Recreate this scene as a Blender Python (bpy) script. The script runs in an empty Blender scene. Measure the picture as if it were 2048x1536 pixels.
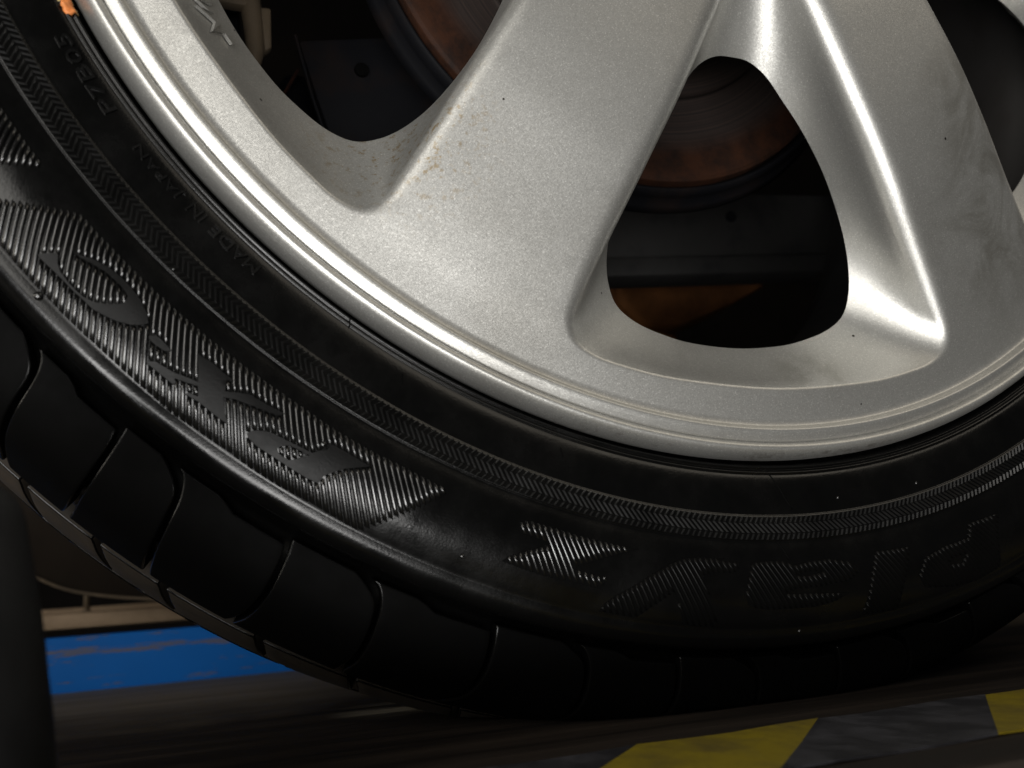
import bpy, bmesh, math, random
from mathutils import Matrix, Vector
from mathutils.geometry import delaunay_2d_cdt
random.seed(7)
S = bpy.context.scene
COL = S.collection

# ---------------------------------------------------------------- camera, world, lamps, exposure
cd = bpy.data.cameras.new('camera'); cam = bpy.data.objects.new('camera', cd); COL.objects.link(cam)
cam.matrix_world = Matrix(((0.93179, -0.00965, -0.36287, -0.19075),
                           (-0.35551, -0.22621, -0.90688, -0.24530),
                           (-0.07333, 0.97403, -0.21421, -0.26798), (0, 0, 0, 1)))
cd.sensor_width = 36; cd.lens = 33.087; cd.clip_start = 0.01; cd.clip_end = 60
cd.dof.use_dof = True; cd.dof.focus_distance = 0.30; cd.dof.aperture_fstop = 14
S.camera = cam
w = bpy.data.worlds.new('World'); S.world = w; w.use_nodes = True
w.node_tree.nodes['Background'].inputs[0].default_value = (0.85, 0.92, 1.0, 1)
w.node_tree.nodes['Background'].inputs[1].default_value = 0.012
S.view_settings.view_transform = 'Standard'; S.view_settings.look = 'None'
S.view_settings.exposure = 0; S.view_settings.gamma = 1
S.cycles.max_bounces = 8


def lamp(name, loc, target, sx, sy, power, col):
    l = bpy.data.lights.new(name, 'AREA'); l.shape = 'RECTANGLE'; l.size = sx; l.size_y = sy
    l.energy = power; l.color = col
    o = bpy.data.objects.new(name, l); COL.objects.link(o); o.location = loc
    o.rotation_euler = (Vector(target) - Vector(loc)).to_track_quat('-Z', 'Y').to_euler()
    return o


# a sunlit patch of floor low in front, the open door to the left, and daylight under the car from the far left
lamp('floor_bounce', (-0.58, -0.98, -0.60), (-0.05, 0, -0.18), 1.00, 0.28, 16.0, (1.0, 0.985, 0.96))
lamp('door_light', (-1.15, -1.25, 0.20), (0.0, 0, -0.1), 0.9, 0.9, 13.5, (1.0, 0.965, 0.90))
lamp('warm_fill', (1.15, -1.05, 1.25), (0.0, 0, -0.1), 1.1, 0.8, 5.0, (1.0, 0.90, 0.74))  # unseen warm fill, added to lift the lower ring of the rim
lamp('far_door_light', (-1.3, 0.10, -0.05), (-0.2, 0.3, -0.3), 0.3, 0.4, 2.4, (1.0, 0.93, 0.8))

# ---------------------------------------------------------------- materials


def nodes(name):
    m = bpy.data.materials.new(name); m.use_nodes = True
    nt = m.node_tree; b = nt.nodes['Principled BSDF']
    return m, nt, b


def N(nt, t, **kw):
    n = nt.nodes.new(t)
    for k, v in kw.items():
        if k in n.inputs: n.inputs[k].default_value = v
        else: setattr(n, k, v)
    return n


def coords(nt): return N(nt, 'ShaderNodeTexCoord').outputs['Object']


def ramp(nt, src, stops):
    r = N(nt, 'ShaderNodeValToRGB'); e = r.color_ramp.elements
    while len(e) < len(stops): e.new(0.5)
    for i, (p, c) in enumerate(stops):
        e[i].position = p; e[i].color = (c, c, c, 1) if isinstance(c, (int, float)) else (*c, 1)
    nt.links.new(src, r.inputs[0]); return r.outputs[0]


def mix(nt, fac, a, b, mode='MIX'):
    m = N(nt, 'ShaderNodeMix'); m.data_type = 'RGBA'; m.blend_type = mode
    L = nt.links.new
    for v, i in ((fac, 0), (a, 6), (b, 7)):
        if hasattr(v, 'links'): L(v, m.inputs[i])
        else: m.inputs[i].default_value = v if i == 0 else (*v, 1)
    return m.outputs[2]


def math_(nt, op, a, b=0.0):
    m = N(nt, 'ShaderNodeMath'); m.operation = op
    for v, i in ((a, 0), (b, 1)):
        if hasattr(v, 'links'): nt.links.new(v, m.inputs[i])
        else: m.inputs[i].default_value = v
    return m.outputs[0]


def silver_paint(name, base=(0.53, 0.525, 0.50), dirty=0.0):
    m, nt, b = nodes(name); L = nt.links.new; co = coords(nt)
    v = N(nt, 'ShaderNodeTexVoronoi', Scale=4200.0); L(co, v.inputs['Vector'])
    v2 = N(nt, 'ShaderNodeTexVoronoi', Scale=3600.0); L(co, v2.inputs['Vector'])
    geo = N(nt, 'ShaderNodeNewGeometry')
    sub = N(nt, 'ShaderNodeVectorMath', operation='SUBTRACT'); L(v.outputs['Color'], sub.inputs[0]); sub.inputs[1].default_value = (.5, .5, .5)
    sc = N(nt, 'ShaderNodeVectorMath', operation='SCALE'); L(sub.outputs[0], sc.inputs[0]); sc.inputs['Scale'].default_value = 0.085
    ad = N(nt, 'ShaderNodeVectorMath', operation='ADD'); L(sc.outputs[0], ad.inputs[0]); L(geo.outputs['Normal'], ad.inputs[1])
    nm = N(nt, 'ShaderNodeVectorMath', operation='NORMALIZE'); L(ad.outputs[0], nm.inputs[0])
    L(nm.outputs[0], b.inputs['Normal'])
    # flakes of slightly different brightness; grime thin and blotchy
    sep = N(nt, 'ShaderNodeSeparateColor'); L(v2.outputs['Color'], sep.inputs[0])
    fl = ramp(nt, sep.outputs[0], [(0, 0.84), (0.8, 1.0), (0.93, 1.05), (1, 1.35)])
    col = mix(nt, 1.0, base, fl, 'MULTIPLY')
    n1 = N(nt, 'ShaderNodeTexNoise', Scale=17.0, Detail=6.0, Roughness=0.6); L(co, n1.inputs['Vector'])
    g = ramp(nt, n1.outputs[0], [(0.50, 0.0), (0.76, 0.36 + dirty)])
    col = mix(nt, g, col, (0.20, 0.185, 0.155))
    # greasy hand marks on the right-hand spoke
    ns = N(nt, 'ShaderNodeTexNoise', Scale=38.0, Detail=7.0, Roughness=0.7, Distortion=1.2); L(co, ns.inputs['Vector'])
    for cx, cz, rr, am in ((0.088, -0.108, 0.036, 0.62), (0.098, -0.150, 0.040, 0.50), (0.02, -0.197, 0.020, 0.45)):
        ds = N(nt, 'ShaderNodeVectorMath', operation='DISTANCE'); L(co, ds.inputs[0]); ds.inputs[1].default_value = (cx, 0.0, cz)
        sm = math_(nt, 'MULTIPLY', ramp(nt, ds.outputs['Value'], [(0.010, am), (rr, 0.0)]), ramp(nt, ns.outputs[0], [(0.42, 0.0), (0.60, 1.0)]))
        col = mix(nt, sm, col, (0.17, 0.155, 0.12))
    # brown brake dust caught on the flange, and a trail of ochre grit on the wall of one opening
    sx = N(nt, 'ShaderNodeSeparateXYZ'); L(co, sx.inputs[0])
    r = math_(nt, 'SQRT', math_(nt, 'ADD', math_(nt, 'POWER', sx.outputs[0], 2.0), math_(nt, 'POWER', sx.outputs[2], 2.0)))
    band = math_(nt, 'MULTIPLY', math_(nt, 'GREATER_THAN', r, 0.2316), math_(nt, 'LESS_THAN', sx.outputs[2], -0.195))
    nd = N(nt, 'ShaderNodeTexNoise', Scale=420.0, Detail=5.0, Roughness=0.7); L(co, nd.inputs['Vector'])
    ng = N(nt, 'ShaderNodeTexNoise', Scale=22.0, Detail=3.0); L(co, ng.inputs['Vector'])
    dm = math_(nt, 'MULTIPLY', band, ramp(nt, math_(nt, 'MULTIPLY', nd.outputs[0], math_(nt, 'MULTIPLY', ng.outputs[0], 2.0)), [(0.54, 0.0), (0.72, 0.40)]))
    col = mix(nt, dm, col, (0.09, 0.055, 0.03))
    dd = N(nt, 'ShaderNodeVectorMath', operation='DISTANCE'); L(co, dd.inputs[0]); dd.inputs[1].default_value = (-0.121, 0.002, -0.134)
    grit = math_(nt, 'MULTIPLY', ramp(nt, dd.outputs['Value'], [(0.012, 1.0), (0.034, 0.0)]), ramp(nt, nd.outputs[0], [(0.54, 0.0), (0.64, 0.8)]))
    col = mix(nt, grit, col, (0.30, 0.20, 0.07))
    # small dark specks of tar and brake dust
    n2 = N(nt, 'ShaderNodeTexVoronoi', Scale=150.0); L(co, n2.inputs['Vector'])
    sp2 = N(nt, 'ShaderNodeSeparateColor'); L(n2.outputs['Color'], sp2.inputs[0])
    near = math_(nt, 'LESS_THAN', n2.outputs['Distance'], 0.075)
    few = math_(nt, 'GREATER_THAN', sp2.outputs[0], 0.93)
    col = mix(nt, math_(nt, 'MULTIPLY', near, few), col, (0.03, 0.025, 0.02))
    L(col, b.inputs['Base Color'])
    b.inputs['Metallic'].default_value = 0.85; b.inputs['Roughness'].default_value = 0.44
    b.inputs['Coat Weight'].default_value = 0.10; b.inputs['Coat Roughness'].default_value = 0.30
    return m


def rubber(name, base=0.0018, rough=0.20, dust=0.0, dustcol=(0.036, 0.024, 0.013), bump=0.08, spec=0.31):
    m, nt, b = nodes(name); L = nt.links.new; co = coords(nt)
    n = N(nt, 'ShaderNodeTexNoise', Scale=45.0, Detail=8.0, Roughness=0.7); L(co, n.inputs['Vector'])
    g = ramp(nt, n.outputs[0], [(0.42 - 0.25 * dust, 0.0), (0.75, 0.25 + 0.7 * dust)])
    L(mix(nt, g, (base, base, base * 0.98), dustcol if dust else (base * 1.7, base * 1.6, base * 1.45)), b.inputs['Base Color'])
    n3 = N(nt, 'ShaderNodeTexNoise', Scale=1500.0, Detail=2.0); L(co, n3.inputs['Vector'])
    L(ramp(nt, n.outputs[0], [(0.3, rough - 0.06), (0.7, rough + 0.14)]), b.inputs['Roughness'])
    bp = N(nt, 'ShaderNodeBump', Strength=bump, Distance=0.0004); L(n3.outputs[0], bp.inputs['Height']); L(bp.outputs[0], b.inputs['Normal'])
    b.inputs['Specular IOR Level'].default_value = spec
    return m


def painted(name, base, other, scale=(20, 20, 20), lo=0.5, hi=0.7, amt=0.8, rough=0.5, metal=0.0, bump=0.1, nscale=1.0, spec=0.5):
    m, nt, b = nodes(name); L = nt.links.new; co = coords(nt)
    mp = N(nt, 'ShaderNodeMapping'); mp.inputs['Scale'].default_value = scale; L(co, mp.inputs[0])
    n = N(nt, 'ShaderNodeTexNoise', Scale=nscale, Detail=9.0, Roughness=0.68); L(mp.outputs[0], n.inputs['Vector'])
    L(mix(nt, ramp(nt, n.outputs[0], [(lo, 0.0), (hi, amt)]), base, other), b.inputs['Base Color'])
    L(ramp(nt, n.outputs[0], [(0.3, rough - .08), (0.7, rough + .15)]), b.inputs['Roughness'])
    bp = N(nt, 'ShaderNodeBump', Strength=bump, Distance=0.001); L(n.outputs[0], bp.inputs['Height']); L(bp.outputs[0], b.inputs['Normal'])
    b.inputs['Metallic'].default_value = metal; b.inputs['Specular IOR Level'].default_value = spec
    return m


M_ALLOY = silver_paint('alloy_silver')
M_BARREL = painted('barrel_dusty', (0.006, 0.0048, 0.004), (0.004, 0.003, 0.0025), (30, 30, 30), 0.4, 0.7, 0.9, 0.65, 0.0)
M_RUB = rubber('sidewall_rubber')
M_RIB = rubber('rib_rubber', 0.003, 0.2, bump=0.03, spec=0.8)
M_BAND = rubber('herringbone_rubber', 0.002, 0.33, bump=0.03, spec=0.6)
M_DULL = rubber('letter_rib_rubber', 0.0015, 0.30, bump=0.03, spec=0.13)
M_PLATE = rubber('letter_rubber', 0.0016, 0.42, bump=0.10, spec=0.16)
M_BLOCK = rubber('tread_rubber', 0.0011, 0.66, bump=0.12, spec=0.045)
M_CROWN = rubber('dusty_tread_rubber', 0.012, 0.7, dust=0.9)
M_RUST = painted('rusty_iron', (0.026, 0.0085, 0.004), (0.007, 0.0045, 0.004), (70, 70, 70), 0.42, 0.66, 0.9, 0.8, 0.0, 0.5, spec=0.12)


def disc_mat():
    m, nt, b = nodes('disc_iron'); L = nt.links.new; co = coords(nt)
    sx = N(nt, 'ShaderNodeSeparateXYZ'); L(co, sx.inputs[0])
    r = math_(nt, 'SQRT', math_(nt, 'ADD', math_(nt, 'POWER', sx.outputs[0], 2.0), math_(nt, 'POWER', sx.outputs[2], 2.0)))
    n = N(nt, 'ShaderNodeTexNoise', Scale=90.0, Detail=9.0, Roughness=0.72); L(co, n.inputs['Vector'])
    rings = N(nt, 'ShaderNodeTexNoise', Scale=1100.0, Detail=3.0, noise_dimensions='1D'); L(r, rings.inputs['W'])
    rr = math_(nt, 'ADD', r, math_(nt, 'MULTIPLY', n.outputs[0], 0.010))
    rust = ramp(nt, math_(nt, 'MULTIPLY', rr, 5.0), [(0.485, 0.0), (0.525, 1.0)])
    worn = mix(nt, ramp(nt, rings.outputs[0], [(0.35, 0.0), (0.65, 1.0)]), (0.016, 0.013, 0.012), (0.030, 0.021, 0.018))
    red = mix(nt, ramp(nt, n.outputs[0], [(0.40, 0.0), (0.62, 1.0)]), (0.030, 0.011, 0.005), (0.010, 0.005, 0.0035))
    L(mix(nt, rust, worn, red), b.inputs['Base Color'])
    bp = N(nt, 'ShaderNodeBump', Strength=0.35, Distance=0.0006); L(mix(nt, 0.5, rings.outputs[0], n.outputs[0]), bp.inputs['Height']); L(bp.outputs[0], b.inputs['Normal'])
    b.inputs['Roughness'].default_value = 0.7; b.inputs['Specular IOR Level'].default_value = 0.15
    return m


M_DISC = disc_mat()
M_OCHRE = painted('ochre_rust', (0.11, 0.045, 0.015), (0.03, 0.013, 0.006), (25, 25, 25), 0.45, 0.7, 0.8, 0.8, spec=0.1)
M_IRON = painted('dark_iron', (0.0035, 0.0036, 0.0046), (0.012, 0.007, 0.005), (30, 30, 30), 0.5, 0.75, 0.8, 0.65, 0.0, 0.3, spec=0.08)
M_GREY = painted('grey_plate', (0.014, 0.0135, 0.013), (0.005, 0.005, 0.0056), (45, 45, 45), 0.5, 0.66, 0.85, 0.6, 0.0, 0.2, spec=0.25)
M_BEIGE = painted('dusty_steel', (0.36, 0.26, 0.17), (0.16, 0.11, 0.07), (20, 20, 20), 0.4, 0.7, 0.7, 0.7)


def blue_mat():
    m, nt, b = nodes('blue_paint'); L = nt.links.new; co = coords(nt)
    mp = N(nt, 'ShaderNodeMapping'); mp.inputs['Scale'].default_value = (38, 38, 260); L(co, mp.inputs[0])
    n = N(nt, 'ShaderNodeTexNoise', Scale=1.0, Detail=9.0, Roughness=0.7); L(mp.outputs[0], n.inputs['Vector'])
    sx = N(nt, 'ShaderNodeSeparateXYZ'); L(co, sx.inputs[0])
    dz = math_(nt, 'ABSOLUTE', math_(nt, 'ADD', sx.outputs[2], 0.2855))
    line = ramp(nt, dz, [(0.0008, 0.16), (0.0040, 0.0)])         # where the car's sill rubs along the rail
    f = ramp(nt, math_(nt, 'ADD', n.outputs[0], line), [(0.590, 0.0), (0.640, 0.7)])
    n2 = N(nt, 'ShaderNodeTexNoise', Scale=9.0, Detail=5.0); L(co, n2.inputs['Vector'])
    base = mix(nt, ramp(nt, n2.outputs[0], [(0.35, 0.0), (0.7, 1.0)]), (0.004, 0.135, 0.52), (0.005, 0.105, 0.40))
    L(mix(nt, f, base, (0.15, 0.12, 0.085)), b.inputs['Base Color'])
    b.inputs['Roughness'].default_value = 0.6; b.inputs['Specular IOR Level'].default_value = 0.15
    return m


M_BLUE = blue_mat()


def deck_mat():
    m, nt, b = nodes('brown_plank'); L = nt.links.new; co = coords(nt)
    mp = N(nt, 'ShaderNodeMapping'); mp.inputs['Scale'].default_value = (5, 55, 55); L(co, mp.inputs[0])
    n = N(nt, 'ShaderNodeTexNoise', Scale=1.0, Detail=9.0, Roughness=0.7); L(mp.outputs[0], n.inputs['Vector'])
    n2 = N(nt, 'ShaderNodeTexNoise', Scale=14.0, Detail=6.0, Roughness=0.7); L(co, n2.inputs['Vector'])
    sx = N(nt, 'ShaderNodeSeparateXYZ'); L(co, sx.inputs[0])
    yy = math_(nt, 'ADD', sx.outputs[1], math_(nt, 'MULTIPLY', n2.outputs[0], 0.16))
    pale = ramp(nt, math_(nt, 'MULTIPLY', yy, 2.0), [(0.46, 0.0), (0.80, 1.0)])   # shade on the near side and light on the far side, painted into the colour
    near_tone = mix(nt, ramp(nt, n.outputs[0], [(0.42, 0.0), (0.72, 0.9)]), (0.009, 0.0065, 0.005), (0.030, 0.020, 0.013))
    far_tone = mix(nt, ramp(nt, n.outputs[0], [(0.40, 0.0), (0.70, 0.8)]), (0.23, 0.19, 0.135), (0.11, 0.086, 0.06))
    ds = N(nt, 'ShaderNodeVectorMath', operation='DISTANCE'); L(co, ds.inputs[0]); ds.inputs[1].default_value = (-0.092, 0.128, -0.309)
    scuff = math_(nt, 'MULTIPLY', ramp(nt, ds.outputs['Value'], [(0.004, 1.0), (0.034, 0.0)]), ramp(nt, n.outputs[0], [(0.44, 0.0), (0.58, 1.0)]))
    L(mix(nt, scuff, mix(nt, pale, near_tone, far_tone), (0.42, 0.38, 0.30)), b.inputs['Base Color'])
    L(ramp(nt, n.outputs[0], [(0.3, 0.5), (0.7, 0.8)]), b.inputs['Roughness'])
    bp = N(nt, 'ShaderNodeBump', Strength=0.5, Distance=0.001); L(n.outputs[0], bp.inputs['Height']); L(bp.outputs[0], b.inputs['Normal'])
    b.inputs['Specular IOR Level'].default_value = 0.3
    return m


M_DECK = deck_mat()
M_TAPEY = painted('tape_yellow', (0.29, 0.22, 0.006), (0.11, 0.08, 0.01), (90, 45, 60), 0.42, 0.66, 0.8, 0.55)
M_TAPEB = painted('tape_black', (0.022, 0.022, 0.026), (0.055, 0.055, 0.065), (90, 40, 50), 0.44, 0.62, 0.9, 0.5)
M_POST = painted('black_pad_rubber', (0.003, 0.003, 0.0034), (0.007, 0.0065, 0.0065), (25, 25, 25), 0.45, 0.75, 0.8, 0.5)
M_DARK = painted('dark_wall', (0.007, 0.006, 0.0055), (0.015, 0.012, 0.009), (4, 4, 4), 0.45, 0.7, 0.7, 0.9, spec=0.1)
M_BROWN = painted('dark_brown_panel', (0.020, 0.015, 0.011), (0.010, 0.008, 0.007), (12, 12, 12), 0.4, 0.7, 0.8, 0.8, spec=0.15)
M_ORANGE = painted('orange_paint', (0.62, 0.20, 0.05), (0.30, 0.34, 0.16), (300, 300, 300), 0.52, 0.6, 0.9, 0.6)
M_TAN = painted('tan_hose', (0.12, 0.088, 0.055), (0.05, 0.038, 0.026), (40, 40, 40), 0.4, 0.7, 0.8, 0.7)

# ---------------------------------------------------------------- helpers
rad = math.radians


def pol(th, r, y):            # th in degrees from straight down, + to the right
    a = rad(th); return Vector((r * math.sin(a), y, -r * math.cos(a)))


def tag(o, label=None, cat=None, group=None, kind=None):
    for k, v in (('label', label), ('category', cat), ('group', group), ('kind', kind)):
        if v: o[k] = v
    return o


def empty(name, loc, label, cat, group=None):
    o = bpy.data.objects.new(name, None); COL.objects.link(o); o.location = loc; o.empty_display_size = 0.05
    return tag(o, label, cat, group)


def obj(name, verts, faces, mat, parent=None, smooth=True, mesh=None):
    if mesh is None:
        mesh = bpy.data.meshes.new(name); mesh.from_pydata([tuple(v) for v in verts], [], faces); mesh.update()
        if smooth: mesh.polygons.foreach_set('use_smooth', [True] * len(mesh.polygons))
        mesh.materials.append(mat)
    o = bpy.data.objects.new(name, mesh); COL.objects.link(o)
    if parent: o.parent = parent; o.matrix_parent_inverse = Matrix() if parent.parent else Matrix.Translation(parent.location).inverted()
    return o


def fix_normals(o):
    bm = bmesh.new(); bm.from_mesh(o.data); bmesh.ops.recalc_face_normals(bm, faces=bm.faces); bm.to_mesh(o.data); bm.free()


def sharp(o, deg=35):
    bm = bmesh.new(); bm.from_mesh(o.data)
    for e in bm.edges:
        if len(e.link_faces) == 2 and e.calc_face_angle(0) > rad(deg): e.smooth = False
    bm.to_mesh(o.data); bm.free()


def revolve(prof, n=512, cond=None):
    V, Fc = [], []
    for k in range(n):
        for r, y in prof: V.append(pol(360.0 * k / n, r, y))
    m = len(prof)
    for k in range(n):
        a, b = k * m, ((k + 1) % n) * m
        for i in range(m - 1): Fc.append((a + i, a + i + 1, b + i + 1, b + i))
    return V, Fc


def spline(pts, per=6, closed=False):
    out = []; n = len(pts); D = len(pts[0])
    for i in range(n if closed else n - 1):
        p1, p2 = pts[i], pts[(i + 1) % n]
        p0 = pts[i - 1] if (i > 0 or closed) else p1
        p3 = pts[(i + 2) % n] if (i + 2 < n or closed) else p2
        for k in range(per):
            t = k / per
            out.append(tuple(0.5 * (2 * p1[d] + (p2[d] - p0[d]) * t + (2 * p0[d] - 5 * p1[d] + 4 * p2[d] - p3[d]) * t * t + (3 * p1[d] - p0[d] - 3 * p2[d] + p3[d]) * t ** 3) for d in range(D)))
    if not closed: out.append(tuple(pts[-1]))
    return out


def lerp_tab(tab, x):
    if x <= tab[0][0]: return tab[0][1]
    for (a, b), (c, d) in zip(tab, tab[1:]):
        if x <= c: return b + (d - b) * (x - a) / (c - a)
    return tab[-1][1]


def bevel_box(sx, sy, sz, bev, loc=(0, 0, 0), rot=None, seg=2):
    bm = bmesh.new(); bmesh.ops.create_cube(bm, size=1)
    bmesh.ops.scale(bm, vec=(sx, sy, sz), verts=bm.verts)
    if bev: bmesh.ops.bevel(bm, geom=list(bm.edges), offset=bev, segments=seg, affect='EDGES', profile=0.5)
    if rot is not None: bmesh.ops.rotate(bm, matrix=rot, verts=bm.verts)
    bmesh.ops.translate(bm, vec=loc, verts=bm.verts)
    V = [v.co.copy() for v in bm.verts]; bm.verts.index_update(); Fc = [[v.index for v in f.verts] for f in bm.faces]
    bm.free(); return V, Fc


def tube(path, r, n=10):
    V, Fc = [], []
    for i, p in enumerate(path):
        p = Vector(p); d = (Vector(path[min(i + 1, len(path) - 1)]) - Vector(path[max(i - 1, 0)])).normalized()
        a = d.orthogonal().normalized(); b = d.cross(a)
        if i and (a.dot(pa) < 0.99): a = (pa - d * pa.dot(d)).normalized(); b = d.cross(a)
        pa = a; rr = r[i] if isinstance(r, (list, tuple)) else r
        for k in range(n): V.append(p + (a * math.cos(2 * math.pi * k / n) + b * math.sin(2 * math.pi * k / n)) * rr)
    for i in range(len(path) - 1):
        for k in range(n): Fc.append((i * n + k, i * n + (k + 1) % n, (i + 1) * n + (k + 1) % n, (i + 1) * n + k))
    Fc += [tuple(range(n))[::-1], tuple(range((len(path) - 1) * n, len(path) * n))]
    return V, Fc

# ---------------------------------------------------------------- the wheel: alloy rim
GROUND = -0.309
wheel = empty('car_wheel', (0, 0.09, GROUND), 'car wheel with silver six-spoke alloy rim and black low-profile tyre standing on the plank', 'wheel')

FACE = spline([(0.0, -0.0255), (0.05, -0.0252), (0.08, -0.0240), (0.10, -0.0217), (0.127, -0.0180), (0.15, -0.0134), (0.17, -0.0090), (0.20, -0.0030), (0.2120, -0.0002), (0.2222, 0.0018)], 8)


def yface(r): return lerp_tab(FACE, r)


# matched control points of one opening, half outline: (angle from its axis, radius) at the front crest and at the back edge, crest radius
FRONT = [(0, .054), (3.5, .0555), (6.5, .060), (9, .070), (11.8, .085), (13.8, .100), (15.7, .120), (17.4, .140), (18.8, .160), (20.0, .180), (20.7, .194), (21.0, .2025), (20.4, .2080), (18.8, .2110), (16.0, .2117), (10, .2113), (0, .2108)]
BACK = [(0,.091),(3.5,.0915),(6.5,.094),(9,.0985),(11.3,.106),(13.4,.114),(15.2,.124),(16.6,.136),(17.3,.149),(17.4,.161),(16.9,.171),(16.0,.1785),(14.6,.1845),(12.4,.188),(9.5,.190),(5.5,.1915),(0,.192)]
CREST = [.005, .005, .005, .0055, .006, .0062, .0062, .0062, .0060, .0056, .0046, .0030, .0018, .0011, .0010, .0010, .0010]


def loop_of(tab):
    L = [(r * math.sin(rad(t)), r * math.cos(rad(t))) for t, r in tab]
    return L + [(-x, v) for x, v in L[-2:0:-1]]


cr = CREST + CREST[-2:0:-1]
ctrl = [(a[0], a[1], b[0], b[1], c) for a, b, c in zip(loop_of(FRONT), loop_of(BACK), cr)]
OUT = spline(ctrl, 7, closed=True)
n_out = len(OUT)


def turn(x, v, axis): # local (lateral, radial) of an opening whose axis sits at `axis` degrees -> wheel x, z
    a = rad(axis); return (x * math.cos(a) + v * math.sin(a), x * math.sin(a) - v * math.cos(a))


# per-opening wall loops in local coordinates with depth
LOOPS = []
nrm = []
for i in range(n_out):
    p0, p1 = OUT[i - 1], OUT[(i + 1) % n_out]
    t = Vector((p1[0] - p0[0], p1[1] - p0[1])).normalized(); nrm.append(Vector((-t.y, t.x)))
cen = Vector((0, .15))
for i in range(n_out):
    if nrm[i].dot(Vector(OUT[i][:2]) - cen) < 0: nrm[i] = -nrm[i]
DEPTH = 0.024
SEQ = []
for i in range(n_out):
    fx, fv, bx, bv, c = OUT[i]; row = []
    f = Vector((fx, fv)); b = Vector((bx, bv)); a = f + nrm[i] * c
    A = Vector((a.x, a.y, yface(a.length))); B = Vector((f.x, f.y, yface(f.length)))
    yb = yface(b.length) + DEPTH
    E = Vector((b.x, b.y, yb)); d = (E - B); Cc = B + d.normalized() * min(c, d.length * .4)
    for k in range(7):
        s = k / 6; row.append(A * (1 - s) ** 2 + B * 2 * s * (1 - s) + Cc * s * s)
    for k in range(1, 6):
        s = k / 5; q = Cc.lerp(E, s)
        q = q + Vector((nrm[i].x, nrm[i].y, 0)) * (math.sin(math.pi * s) * 0.0008); row.append(q)
    o3 = Vector((nrm[i].x, nrm[i].y, 0))
    row.append(E + Vector((0, 0, .0004)) + o3 * .0006); row.append(E + Vector((0, 0, .003)) + o3 * .0055); row.append(E + Vector((0, 0, .006)) + o3 * .0105)
    SEQ.append(row)
n_row = len(SEQ[0])

NSEG = 540
R_FACE = 0.2222


def face_sheet(outlines, rout, yfun, step, offs_in=0.0022):
    """flat region between the outer circle and the outlines, triangulated; returns verts (x,z), tris, ids of outline verts"""
    P, E = [], []
    for k in range(NSEG): P.append(Vector((rout * math.sin(2 * math.pi * k / NSEG), -rout * math.cos(2 * math.pi * k / NSEG))))
    E += [(k, (k + 1) % NSEG) for k in range(NSEG)]
    ids = []
    for o in outlines:
        b = len(P); P += [Vector(q) for q in o]; E += [(b + k, b + (k + 1) % len(o)) for k in range(len(o))]; ids.append(b)
    r = rout - 0.002
    polys = [[Vector(q) for q in o] for o in outlines]
    while r > 0.004:
        n = max(6, int(2 * math.pi * r / step))
        for k in range(n):
            a = 2 * math.pi * (k + (int(r / step) % 2) * .5) / n; q = Vector((r * math.sin(a), -r * math.cos(a)))
            ok = True
            for pl in polys:
                ins = False; j = len(pl) - 1; md = 1
                for i2 in range(len(pl)):
                    A, B = pl[i2], pl[j]
                    if (A.y > q.y) != (B.y > q.y) and q.x < (B.x - A.x) * (q.y - A.y) / (B.y - A.y) + A.x: ins = not ins
                    j = i2
                    dd = (A - q).length_squared
                    if dd < md: md = dd
                if ins or md < offs_in ** 2: ok = False; break
            if ok: P.append(q)
        r -= step * .87
    V2, _, F2, ov, _, _ = delaunay_2d_cdt(P, E, [], 1, 1e-7)
    inv = {}
    for i, l in enumerate(ov):
        for x in l: inv.setdefault(x, i)
    keep = []
    for f in F2:
        c = sum((V2[i] for i in f), Vector((0, 0))) / len(f)
        hole = False
        for pl in polys:
            ins = False; j = len(pl) - 1
            for i2 in range(len(pl)):
                A, B = pl[i2], pl[j]
                if (A.y > c.y) != (B.y > c.y) and c.x < (B.x - A.x) * (c.y - A.y) / (B.y - A.y) + A.x: ins = not ins
                j = i2
            if ins: hole = True; break
        if not hole: keep.append(tuple(f))
    return V2, keep, inv, ids


AX = [60 * k for k in range(6)]
front_out = [[turn(r[0].x, r[0].y, ax) for r in SEQ] for ax in AX]
V2, tris, inv, ids = face_sheet(front_out, R_FACE, yface, 0.0045)


def crown(x, z):              # spokes are very slightly crowned across
    r = math.hypot(x, z); th = math.degrees(math.atan2(x, -z)) % 60 - 30
    return -0.0016 * max(0, math.cos(rad(th * 3.2))) * max(0, min(1, (0.20 - r) / 0.05)) * max(0, min(1, r / 0.08))


RV = [Vector((p.x, yface(p.length), p.y)) for p in V2]
for i, p in enumerate(V2): RV[i].y += crown(p.x, p.y)
RF = list(tris)
# lip: from the face edge over the small bevel and the groove line to the rounded flange
LIP = [(0.2222, 0.0018), (0.2228, 0.0013), (0.2232, 0.0004), (0.2236, -0.0004), (0.2240, -0.0009), (0.2245, -0.0010), (0.2255, -0.0007), (0.2265, -0.0002), (0.2274, 0.0003), (0.2277, 0.0005), (0.2279, 0.0010), (0.22815, 0.0010), (0.2283, 0.0001),
       (0.2287, -0.0006), (0.2293, -0.0012), (0.2301, -0.0015), (0.2309, -0.0012), (0.2317, -0.0004), (0.2324, 0.0009), (0.2330, 0.0028), (0.2332, 0.005), (0.2330, 0.008), (0.229, 0.012)]
prev = [inv[k] for k in range(NSEG)]
for r, y in LIP[1:]:
    b = len(RV)
    for k in range(NSEG):
        a = 2 * math.pi * k / NSEG; RV.append(Vector((r * math.sin(a), y, -r * math.cos(a))))
    cur = list(range(b, b + NSEG))
    for k in range(NSEG):
        k2 = (k + 1) % NSEG; RF.append((prev[k], cur[k], cur[k2], prev[k2]))
    prev = cur
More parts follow.
